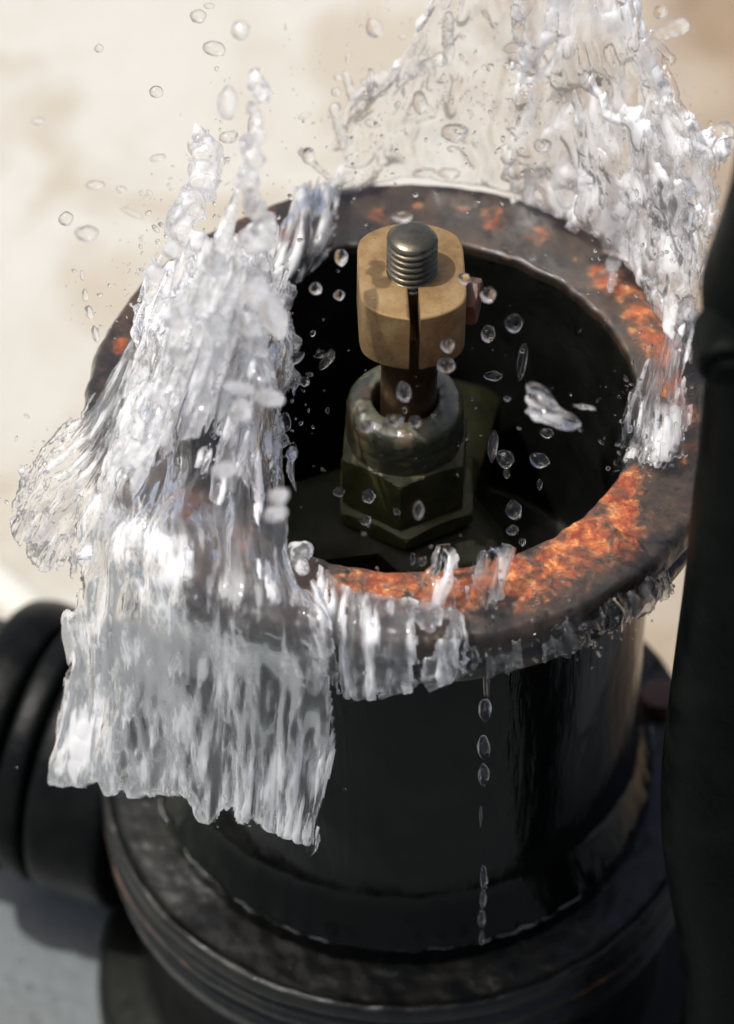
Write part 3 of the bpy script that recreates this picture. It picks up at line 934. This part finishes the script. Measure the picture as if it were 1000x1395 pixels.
    # boiling crest: knots of water
    for k, (up, lead) in enumerate(((16, 0), (34, 10))):
        sd = 151. + 19 * k
        gg = [[(x + 6 * k, y - lead, h + up + (14 if n == 0 else 6 if n == 1 else -4)) for n, (x, y, h) in enumerate(q[:3])] for q in b[:5]]
        me = sheet_mesh('crest_sheet', gg,
            lambda U, V, A, B: np.minimum(lobes(np.minimum(np.minimum(A, A.max() - A), np.minimum(B * .8, B.max() - B)) - .003, *warp(A, B, 80, .004, sd), sd, 95, .008, 260, .004) / .002, (.22 - .15 * k - .35 * V - fbm(A * 110, B * 42, sd + 5, 3)) * 3),
            lambda U, V, A, B: .0007 + .0009 * np.clip(fbm(A * 200, B * 60, sd, 3), 0, 2),
            lambda U, V, A, B: .004 * fbm(A * 60, B * 40, sd, 3) + .0018 * fbm(A * 190, B * 90, sd + 3, 3),
            lambda U, V, A, B: .04 + .5 * sstep(.0, .8, fbm(A * 300, B * 80, sd + 7, 4) + .2), .0005)
        me.transform(Matrix.Translation(inv)); link('crest_sheet', me, M_water, t)
    parts = []
    for i in range(170):
        u = rng.uniform(); v = rng.beta(1.3, 1.6)
        x = 225 + 165 * u - 60 * v + rng.normal() * 14
        y = 330 + 70 * abs(u - .5) + 260 * v + rng.normal() * 14
        h = 30 + 50 * (1 - v) * math.sin(math.pi * u) + rng.uniform(-4, 12)
        r = rng.choice([3, 4, 5, 6, 8, 11], p=[.2, .25, .25, .15, .1, .05]) * rng.uniform(.8, 1.2)
        ax = atz(x - 14, y + 40, h - 4) - atz(x, y, h)
        parts.append(blob_points(atz(x, y, h), r * S, rng.uniform(2.5, 8.0), ax, rng.uniform(0, 90), 2, .45))
    for i in range(9):
        x, y = rng.uniform(235, 385), rng.uniform(310, 500)
        parts.append(blob_points(atz(x, y, rng.uniform(70, 95)), rng.uniform(8, 15) * S, rng.uniform(1.2, 2.6), (-.4, -.3, 1), rng.uniform(0, 90), 3, .45))
    me = join(parts, 'boiling_crest'); me.transform(Matrix.Translation(inv))
    o = link('boiling_crest', me, M_water, t)
    fuse(o, .0005, lambda co: .06 + .45 * sstep(-.1, .6, fbm(co[:, 0] * 260, co[:, 1] * 260, co[:, 2] * 160, 3)), 7)
    # overflow across the front of the rim
    g = [[(432, 770, 4), (425, 830, 4), (418, 880, -4), (415, 935, -18)],
         [(470, 800, 3), (468, 850, 3), (468, 900, -8), (470, 950, -21)],
         [(530, 815, 2), (530, 862, 3), (532, 905, -8), (535, 945, -18)],
         [(600, 830, 2), (605, 868, 3), (608, 900, -6), (612, 925, -13)],
         [(632, 840, 2), (636, 866, 3), (632, 890, -5), (628, 905, -10)]]
    sd = 307.
    me = sheet_mesh('front_overflow', g,
        lambda U, V, A, B: np.minimum(lobes(np.minimum(np.minimum(A, A.max() - A), B.max() - B) - .001, A, B * .5, sd, 200, .004, 600, .003) / .0018, (.34 - fbm(A * 170, B * 50, sd + 4, 3)) * 3),
        lambda U, V, A, B: .0006 + .0007 * np.clip(fbm(A * 300, B * 60, sd, 2), 0, 2) + .0003 * sstep(.7, 1, V),
        lambda U, V, A, B: .0012 * fbm(A * 140, B * 60, sd, 2) + .0012 * fbm(A * 330, B * 60, sd + 2, 3) + .001,
        lambda U, V, A, B: .05 + .8 * sstep(-.1, .7, fbm(A * 330, B * 60, sd + 3, 4)))
    me.transform(Matrix.Translation(inv)); link('front_overflow', me, M_water, t)
    return t
left_pour()

# ---- tongue over the rim at back left, drape at the right, film along the front edge
def small_sheet(name, label, g, sd, foam_glint=.3, hole=.6, along=60, cat='water', thick=.0006, lob=1.0):
    loc = atz(*g[len(g) // 2][len(g[0]) // 2])
    me = sheet_mesh(name, g,
        lambda U, V, A, B: np.minimum(lobes(np.minimum(np.minimum(A, A.max() - A), np.minimum(B, B.max() - B)) - .0008, *warp(A, B, 100, .002, sd), sd, 180, .0035 * lob, 500, .002 * lob) / .0016, (hole - fbm(A * 170, B * along, sd + 4, 3)) * 3),
        lambda U, V, A, B: thick + .0006 * np.clip(fbm(A * 300, B * along, sd, 2), 0, 2),
        lambda U, V, A, B: .0014 * fbm(A * 140, B * along * .8, sd, 2) + .0011 * fbm(A * 380, B * along * 1.2, sd + 2, 3) + .0012,
        lambda U, V, A, B: foam_glint * sstep(-.1, .8, fbm(A * 330, B * along, sd + 3, 4)), .0004)
    me.transform(Matrix.Translation(-loc))
    o = link(name, me, M_water); o.location = loc
    tag(o, label, cat)
    return o
small_sheet('water_tongue', 'ragged tongue of water sliding over the rim left of the brass clamp', [
    [(402, 262, 6), (384, 320, 7), (352, 372, 4)], [(420, 252, 7), (402, 318, 8), (372, 388, 2)], [(442, 246, 7), (430, 318, 7), (402, 386, -1)], [(468, 252, 4), (455, 305, 5), (446, 352, 0)]], 401., .65, .6)
small_sheet('water_drape', 'streaked water draped over the inner edge of the rim at right', [
    [(872, 495, 4), (855, 545, 1), (845, 600, -6), (838, 650, -14)], [(895, 480, 5), (882, 545, 4), (872, 600, 2), (862, 640, -4)],
    [(925, 440, 7), (912, 520, 6), (900, 590, 5), (888, 640, 2)], [(952, 430, 8), (940, 510, 7), (930, 580, 6), (918, 640, 3)]], 433., .7, .42, 45)
small_sheet('water_film', 'ragged film of water dripping off the front right edge of the rim', [
    [(636, 876, -3), (640, 899, -9), (642, 929, -18)], [(700, 864, -3), (706, 884, -9), (708, 906, -16)], [(780, 836, -3), (790, 859, -9), (792, 880, -15)],
    [(850, 796, -3), (862, 819, -9), (866, 844, -16)], [(900, 759, -3), (912, 782, -9), (916, 804, -15)]], 461., .10, .2, 45, thick=.00035, lob=.7)

# ---- splashes hopping on the front of the rim
def hop(label, spots, sd):
    loc = atz(spots[0][0], spots[0][1], 0)
    r_ = np.random.default_rng(sd)
    parts = []
    for (x, y, h, rx, st, dx, dy) in spots:
        for k in range(8):
            q = atz(x + r_.normal() * rx * .55 + dx * (k / 8 - .5), y + r_.normal() * rx * .45 + dy * (k / 8 - .5), h + r_.uniform(-2, 2))
            ax = atz(x + dx, y + dy, h) - atz(x, y, h)
            parts.append(blob_points(q - loc, rx * S * r_.uniform(.3, .7), st * r_.uniform(1., 1.9), ax, r_.uniform(0, 90), 2, .35))
    me = join(parts, 'rim_splash')
    o = link('rim_splash', me, M_water)
    o.location = loc
    fuse(o, .0004, lambda co: .08 + .5 * sstep(-.1, .6, fbm(co[:, 0] * 300, co[:, 1] * 300, co[:, 2] * 300, 3)), 12)
    tag(o, label, 'splash')
small_sheet('rim_splash', 'small splash hopping on the front rim below the gland nut, left one of two', [
    [(562, 828, 1), (576, 790, 5), (592, 752, 9)], [(590, 832, 1), (602, 790, 7), (608, 742, 11)], [(618, 826, 1), (624, 790, 6), (624, 756, 8)]], 501., .55, .5, 70, 'splash', .0011, .6)
small_sheet('rim_splash', 'small splash hopping on the front rim below the gland nut, right one of two', [
    [(636, 812, 1), (642, 785, 6), (648, 745, 10)], [(668, 826, 1), (666, 785, 8), (668, 736, 13)], [(704, 822, 1), (694, 788, 6), (690, 752, 9)]], 523., .5, .5, 70, 'splash', .0012, .6)
small_sheet('rim_splash', 'white blob of water hanging below the front edge of the rim', [
    [(596, 868, 2), (594, 890, -3), (592, 915, -9)], [(612, 864, 3), (611, 892, -3), (608, 928, -11)], [(632, 864, 2), (629, 888, -3), (622, 914, -9)]], 541., .7, .8, 60, 'splash', .0014, .4)
hop('rounded blob of water on the inner rim at the end of the left pour', [(412, 755, 8, 16, 1.2, 3, 8)], 9)
small_sheet('rim_splash', 'bright twisted smear of water in flight inside the barrel right of the brass clamp', [
    [(714, 526, 55), (742, 540, 55), (778, 556, 52), (808, 564, 50)], [(718, 546, 56), (746, 560, 57), (780, 571, 54), (812, 574, 51)], [(722, 562, 55), (748, 578, 55), (780, 585, 52), (802, 585, 50)]], 587., .6, .3, 90, 'splash', .0013, .55).name = 'flying_water'
small_sheet('rim_splash', 'white knot of water on the outer rim at right beside the lever', [
    [(890, 555, 6), (890, 590, 6), (888, 628, 3)], [(914, 550, 7), (914, 592, 8), (910, 636, 3)], [(942, 555, 6), (938, 590, 6), (934, 624, 3)]], 563., .42, .45, 50, 'splash', .0008, .8)

def column(label, pts, sd, foam_glint):
    loc = atz(*pts[-1][:3]); r_ = np.random.default_rng(sd)
    parts = []
    for p, q in zip(pts[:-1], pts[1:]):
        P, Q = atz(*p[:3]), atz(*q[:3])
        for f in np.linspace(0, 1, 5):
            rad = (p[3] + (q[3] - p[3]) * f) * S * .5 * r_.uniform(.55, 1.1)
            parts.append(blob_points(P + (Q - P) * f - loc + r_.normal(size=3) * .0008, rad, r_.uniform(1, 1.7), (r_.normal() * .4, r_.normal() * .4, 1), r_.uniform(0, 90), 3, .5))
    o = link('water_column', join(parts, 'water_column'), M_water); o.location = loc
    fuse(o, .0005, lambda co: foam_glint * (.4 + sstep(-.2, .6, fbm(co[:, 0] * 220, co[:, 1] * 220, co[:, 2] * 220, 3))), 6)
    tag(o, label, 'splash')
column('lumpy column of water rising from the left end of the splash crest', [(280, 205, 66, 34), (276, 225, 66, 42), (284, 245, 64, 36), (268, 266, 62, 26), (260, 285, 60, 32), (250, 305, 58, 40), (262, 330, 56, 44)], 21, .4)
column('thin strongly blurred column of water right of the lumpy one', [(352, 95, 118, 18), (356, 130, 116, 22), (350, 165, 114, 16), (346, 200, 110, 26), (338, 240, 106, 24), (346, 275, 100, 22), (356, 312, 92, 34), (348, 335, 88, 30)], 22, .35)

# ---- thin line of water standing in the step at the foot of the barrel
def meniscus():
    zc = ZR - 0.1490
    th = np.linspace(0, 2 * np.pi, 900, endpoint=False); ph = np.linspace(0, 2 * np.pi, 10, endpoint=False)
    T, Pn = np.meshgrid(th, ph, indexing='ij')
    rr = np.clip(.00005 + .0005 * fbm(np.cos(T) * 3.2, np.sin(T) * 3.2, 3, 6, .7), .00001, .0008)
    R = 0.0744 + fbm(np.cos(T) * 14, np.sin(T) * 14, 1, 3) * 0.0007 + rr * np.cos(Pn); Z = zc + fbm(np.cos(T) * 12, np.sin(T) * 12, 4, 3) * 0.0008 + rr * np.sin(Pn)
    V = np.stack([R * np.cos(T), R * np.sin(T), Z], -1)
    i, j = np.meshgrid(np.arange(900), np.arange(10), indexing='ij')
    F = np.stack([i * 10 + j, ((i + 1) % 900) * 10 + j, ((i + 1) % 900) * 10 + (j + 1) % 10, i * 10 + (j + 1) % 10], -1).reshape(-1, 4)
    o = link('water_line', mesh_np('water_line', V, F), mat_water('standing_water', 0.12, 0.08, 0.2))
    tag(o, 'thin glinting line of water around the foot of the barrel', 'water')
meniscus()

# ---- single drops
VAR, VARM = [], []
for k in range(6):
    V, F = ico(4)
    w = 1 + .19 * noise(V[:, 0] * .8 + k * 3.1, V[:, 1] * .9, V[:, 2] * .9 + k) + .05 * noise(V[:, 0] * 2.2, V[:, 1] * 2.2 + k, V[:, 2] * 2.2)
    me = mesh_np('water_drop', V * w[:, None], F); me.materials.append(M_clear)
    me.polygons.foreach_set('use_smooth', [True] * len(me.polygons)); VAR.append(me)
    m2 = me.copy(); m2.materials.clear(); m2.materials.append(M_milky); VARM.append(m2)

def drop(px, py, h, w, hh, ang, label, group, milky=False):
    """drop w by hh photograph pixels, turned ang degrees in the picture"""
    o = bpy.data.objects.new('water_drop', (VARM if milky else VAR)[int(rng.integers(6))])
    COL.objects.link(o)
    o.location = atz(px, py, h)
    a = math.radians(ang)
    ax = Vector(RT * math.cos(a) + UP * math.sin(a)); ay = Vector(-RT * math.sin(a) + UP * math.cos(a)); az = ax.cross(ay)
    m = Matrix((ax, ay, az)).transposed().to_4x4()
    o.rotation_euler = m.to_euler()
    o.scale = (w * S / 2, hh * S / 2, min(w, hh) * S / 2)
    tag(o, label, 'water drop', group)
    o['px'] = (px, py)

L1, G1 = 'clear drop over pale ground left of big splash', 'drops over the pale ground'
for q in [(292, 66, 60, 30, 20, -10), (213, 125, 70, 18, 16, 0), (135, 66, 90, 12, 12, 0), (90, 298, 40, 20, 20, 0), (312, 186, 40, 28, 17, 10), (335, 190, 40, 18, 12, 0), (415, 158, 30, 18, 9, 15),
          (475, 78, 30, 10, 9, 0), (510, 38, 40, 24, 30, 30), (548, 50, 40, 12, 6, 0), (52, 165, 110, 16, 10, 0), (118, 318, 90, 30, 20, 0), (130, 252, 90, 26, 12, 0), (165, 258, 90, 14, 9, 0),
          (112, 375, 45, 6, 14, 10), (116, 402, 44, 8, 16, 5), (122, 425, 43, 12, 20, 20), (130, 455, 42, 10, 22, 15), (215, 215, 90, 22, 10, 10), (270, 22, 100, 22, 18, 0), (180, 290, 90, 34, 8, -25), (460, 105, 36, 12, 10, 0), (458, 125, 34, 14, 12, 0), (285, 8, 70, 14, 8, 0), (345, 172, 90, 14, 40, 0), (420, 212, 90, 18, 22, 0)]:
    drop(*q, L1, G1)
L2, G2 = 'blurred white drop close above the left pour', 'blurred drops above the left pour'
for q in [(328, 40, 120, 26, 26, 0), (310, 140, 110, 26, 44, 0), (372, 430, 85, 34, 62, 18), (350, 400, 85, 36, 40, 0), (362, 330, 60, 26, 24, 0),
          (368, 542, 85, 34, 20, -8), (325, 528, 85, 36, 14, -6), (330, 560, 85, 24, 28, 0), (380, 675, 85, 26, 18, 15), (375, 700, 85, 30, 18, 15), (305, 640, 85, 30, 18, 10), (235, 340, 85, 24, 24, 0), (210, 370, 85, 22, 22, 0)]:
    drop(*q, L2, G2, True)
L3, G3 = 'clear round drop before the back left rim', 'round drops at the back left rim'
for q in [(308, 318, 8, 22, 22, 0), (358, 352, 8, 18, 20, 0), (370, 372, 6, 20, 20, 0)]: drop(*q, L3, G3)
L4, G4 = 'clear drop over dark barrel right of brass clamp', 'drops right of the clamp inside the barrel'
for q in [(700, 440, 6, 26, 26, 0), (672, 512, 14, 24, 14, -5), (688, 625, 4, 24, 26, 0), (735, 627, 6, 28, 20, -20), (672, 605, 4, 14, 42, -5), (700, 695, 2, 22, 26, 20), (712, 738, 4, 10, 10, 0), (698, 722, 4, 16, 14, 0), (690, 645, 0, 10, 14, 0),
          (665, 402, 70, 20, 20, 0), (610, 470, 60, 18, 18, 0), (608, 498, 56, 24, 20, 0), (632, 380, 66, 16, 16, 0), (665, 455, 40, 20, 24, 0), (712, 490, 4, 14, 50, -8), (725, 350, 2, 14, 10, -30), (720, 345, 2, 9, 20, 35), (790, 450, 2, 8, 3, 40), (815, 545, 2, 8, 3, 50), (745, 590, 20, 18, 14, 0), (735, 660, 2, 8, 14, 0)]:
    drop(*q, L4, G4)
L5, G5 = 'clear drop before the clamp or gland nut', 'drops in front of the clamp and nut'
for q in [(502, 676, 8, 19, 19, 0), (498, 709, 8, 15, 13, 20), (540, 697, 6, 12, 9, -30), (570, 695, 40, 14, 22, 0), (550, 534, 60, 18, 26, 10), (548, 296, 92, 26, 14, 0), (500, 580, 55, 20, 16, 0), (538, 572, 55, 24, 16, 0), (565, 575, 55, 16, 16, 0), (462, 670, 0, 16, 14, 0), (575, 765, 4, 12, 12, 0), (562, 762, 4, 8, 18, 0)]:
    drop(*q, L5, G5)
L6, G6 = 'clear drop over dark barrel left of brass clamp', 'drops left of the clamp inside the barrel'
for q in [(445, 490, 8, 32, 13, 55), (436, 482, 8, 14, 10, 30), (452, 483, 8, 10, 18, 0), (402, 490, 12, 32, 12, 35), (385, 497, 12, 16, 9, 30), (388, 575, 10, 16, 26, 0), (385, 600, 10, 18, 20, 0), (398, 618, 10, 16, 20, 0), (430, 393, 60, 16, 16, 0), (462, 402, 60, 14, 14, 0), (465, 350, 66, 18, 22, 0), (415, 520, 20, 14, 14, 0)]:
    drop(*q, L6, G6)
L7, G7 = 'elongated drop in the drip line falling before the dark barrel', 'drip line before the barrel'
for q in [(661, 930, -22, 5, 40, 0), (665, 930, -22, 4, 38, 0), (661, 966, -32, 18, 30, 0), (659, 1018, -46, 16, 31, 4), (659, 1056, -58, 15, 30, 3), (659, 1196, -98, 10, 34, 2), (658, 1225, -106, 9, 26, 0), (656, 1252, -114, 11, 24, 2), (656, 1278, -121, 8, 20, 0), (655, 1112, -74, 4, 30, 0)]:
    drop(*q, L7, G7)
L9, G9 = 'bead of water on the wet grey ground below the pipe'.replace('bead', 'blurred bead'), 'beads on the wet ground'
for q in [(28, 1306, -259, 14, 8, 0), (8, 1330, -259, 12, 7, 0), (40, 1345, -259, 16, 9, 0), (62, 1288, -259, 10, 6, 0), (18, 1372, -259, 14, 8, 0), (75, 1360, -259, 12, 7, 0), (100, 1325, -259, 9, 6, 0), (48, 1386, -259, 16, 9, 0), (90, 1388, -259, 9, 5, 0)]:
    drop(*q, L9, G9)
drop(426, 1146, -82, 20, 36, -12, 'clear drop breaking off the lower right corner of the left pour', None)
drop(748, 868, -8, 16, 36, 28, 'slanting bright drop below the front right edge of the rim', None)
drop(900, 16, 62, 20, 20, 0, 'round drop just off the topmost finger of the splash', None)
L8, G8 = 'small bead on the face of the big splash', 'beads on the big splash'
for q in [(572, 140, 36, 22, 34, 10), (700, 64, 60, 30, 18, 10), (668, 92, 58, 12, 12, 0), (690, 90, 58, 10, 10, 0), (706, 90, 58, 12, 9, 0), (740, 198, 40, 26, 20, 0), (616, 203, 30, 14, 10, -10), (578, 236, 6, 34, 14, 8), (612, 236, 6, 34, 16, 0), (620, 180, 34, 40, 26, 0), (508, 122, 36, 18, 20, 0), (506, 168, 30, 20, 12, -15), (675, 34, 66, 8, 8, 0), (702, 10, 72, 10, 10, 0)]:
    drop(*q, L8, G8)

# within each group the drops are told apart by their order from the top
ORD = 'topmost second third fourth fifth sixth seventh eighth ninth tenth eleventh twelfth thirteenth fourteenth fifteenth sixteenth seventeenth eighteenth nineteenth twentieth twenty-first twenty-second twenty-third twenty-fourth twenty-fifth twenty-sixth twenty-seventh twenty-eighth'.split()
byg = {}
for o in COL.objects:
    if 'px' in o.keys():
        if 'group' in o.keys(): byg.setdefault(o['group'], []).append(o)
for gname, lst in byg.items():
    lst.sort(key=lambda o: o['px'][1])
    for k, o in enumerate(lst):
        o['label'] = o['label'] + ', ' + (ORD[k] if k == 0 else ORD[k] + ' from the top' if k < len(lst) - 1 else 'lowest')
for o in COL.objects:
    if 'px' in o.keys(): del o['px']

for o in COL.objects:
    if o.parent is None and 'category' in o.keys() and 'kind' not in o.keys(): o['kind'] = 'thing'

# ---- fine spray, too fine to count
def spray():
    parts = []
    zones = [((640, 120), (190, 110), 50, 420), ((900, 250), (80, 130), 34, 420), ((260, 380), (110, 110), 40, 420), ((330, 200), (70, 110), 80, 60), ((70, 650), (55, 70), -6, 90), ((620, 800), (150, 40), 4, 200), ((880, 560), (60, 90), 8, 140),
             ((330, 560), (100, 110), 20, 160), ((560, 560), (170, 130), 30, 60), ((250, 1000), (130, 90), -62, 120), ((560, 900), (150, 22), -10, 120), ((780, 860), (90, 30), -8, 60), ((480, 200), (60, 80), 24, 60)]
    for (cx, cy_), (sx, sy), h, n in zones:
        for i in range(n):
            r = S * rng.choice([1.0, 1.5, 2.2, 3.2], p=[.4, .3, .2, .1]) * rng.uniform(.8, 1.2)
            parts.append(blob_points(atz(cx + rng.normal() * sx * .6, cy_ + rng.normal() * sy * .6, h + rng.normal() * 9), r, rng.uniform(1, 2.4), rng.normal(size=3) + np.array([-.3, 0, 1.2]), rng.uniform(0, 60), 2, .2))
    o = link('water_spray', join(parts, 'water_spray'), M_clear)
    tag(o, 'fine spray of tiny water droplets around the splash and pour', 'spray', kind='stuff')
spray()
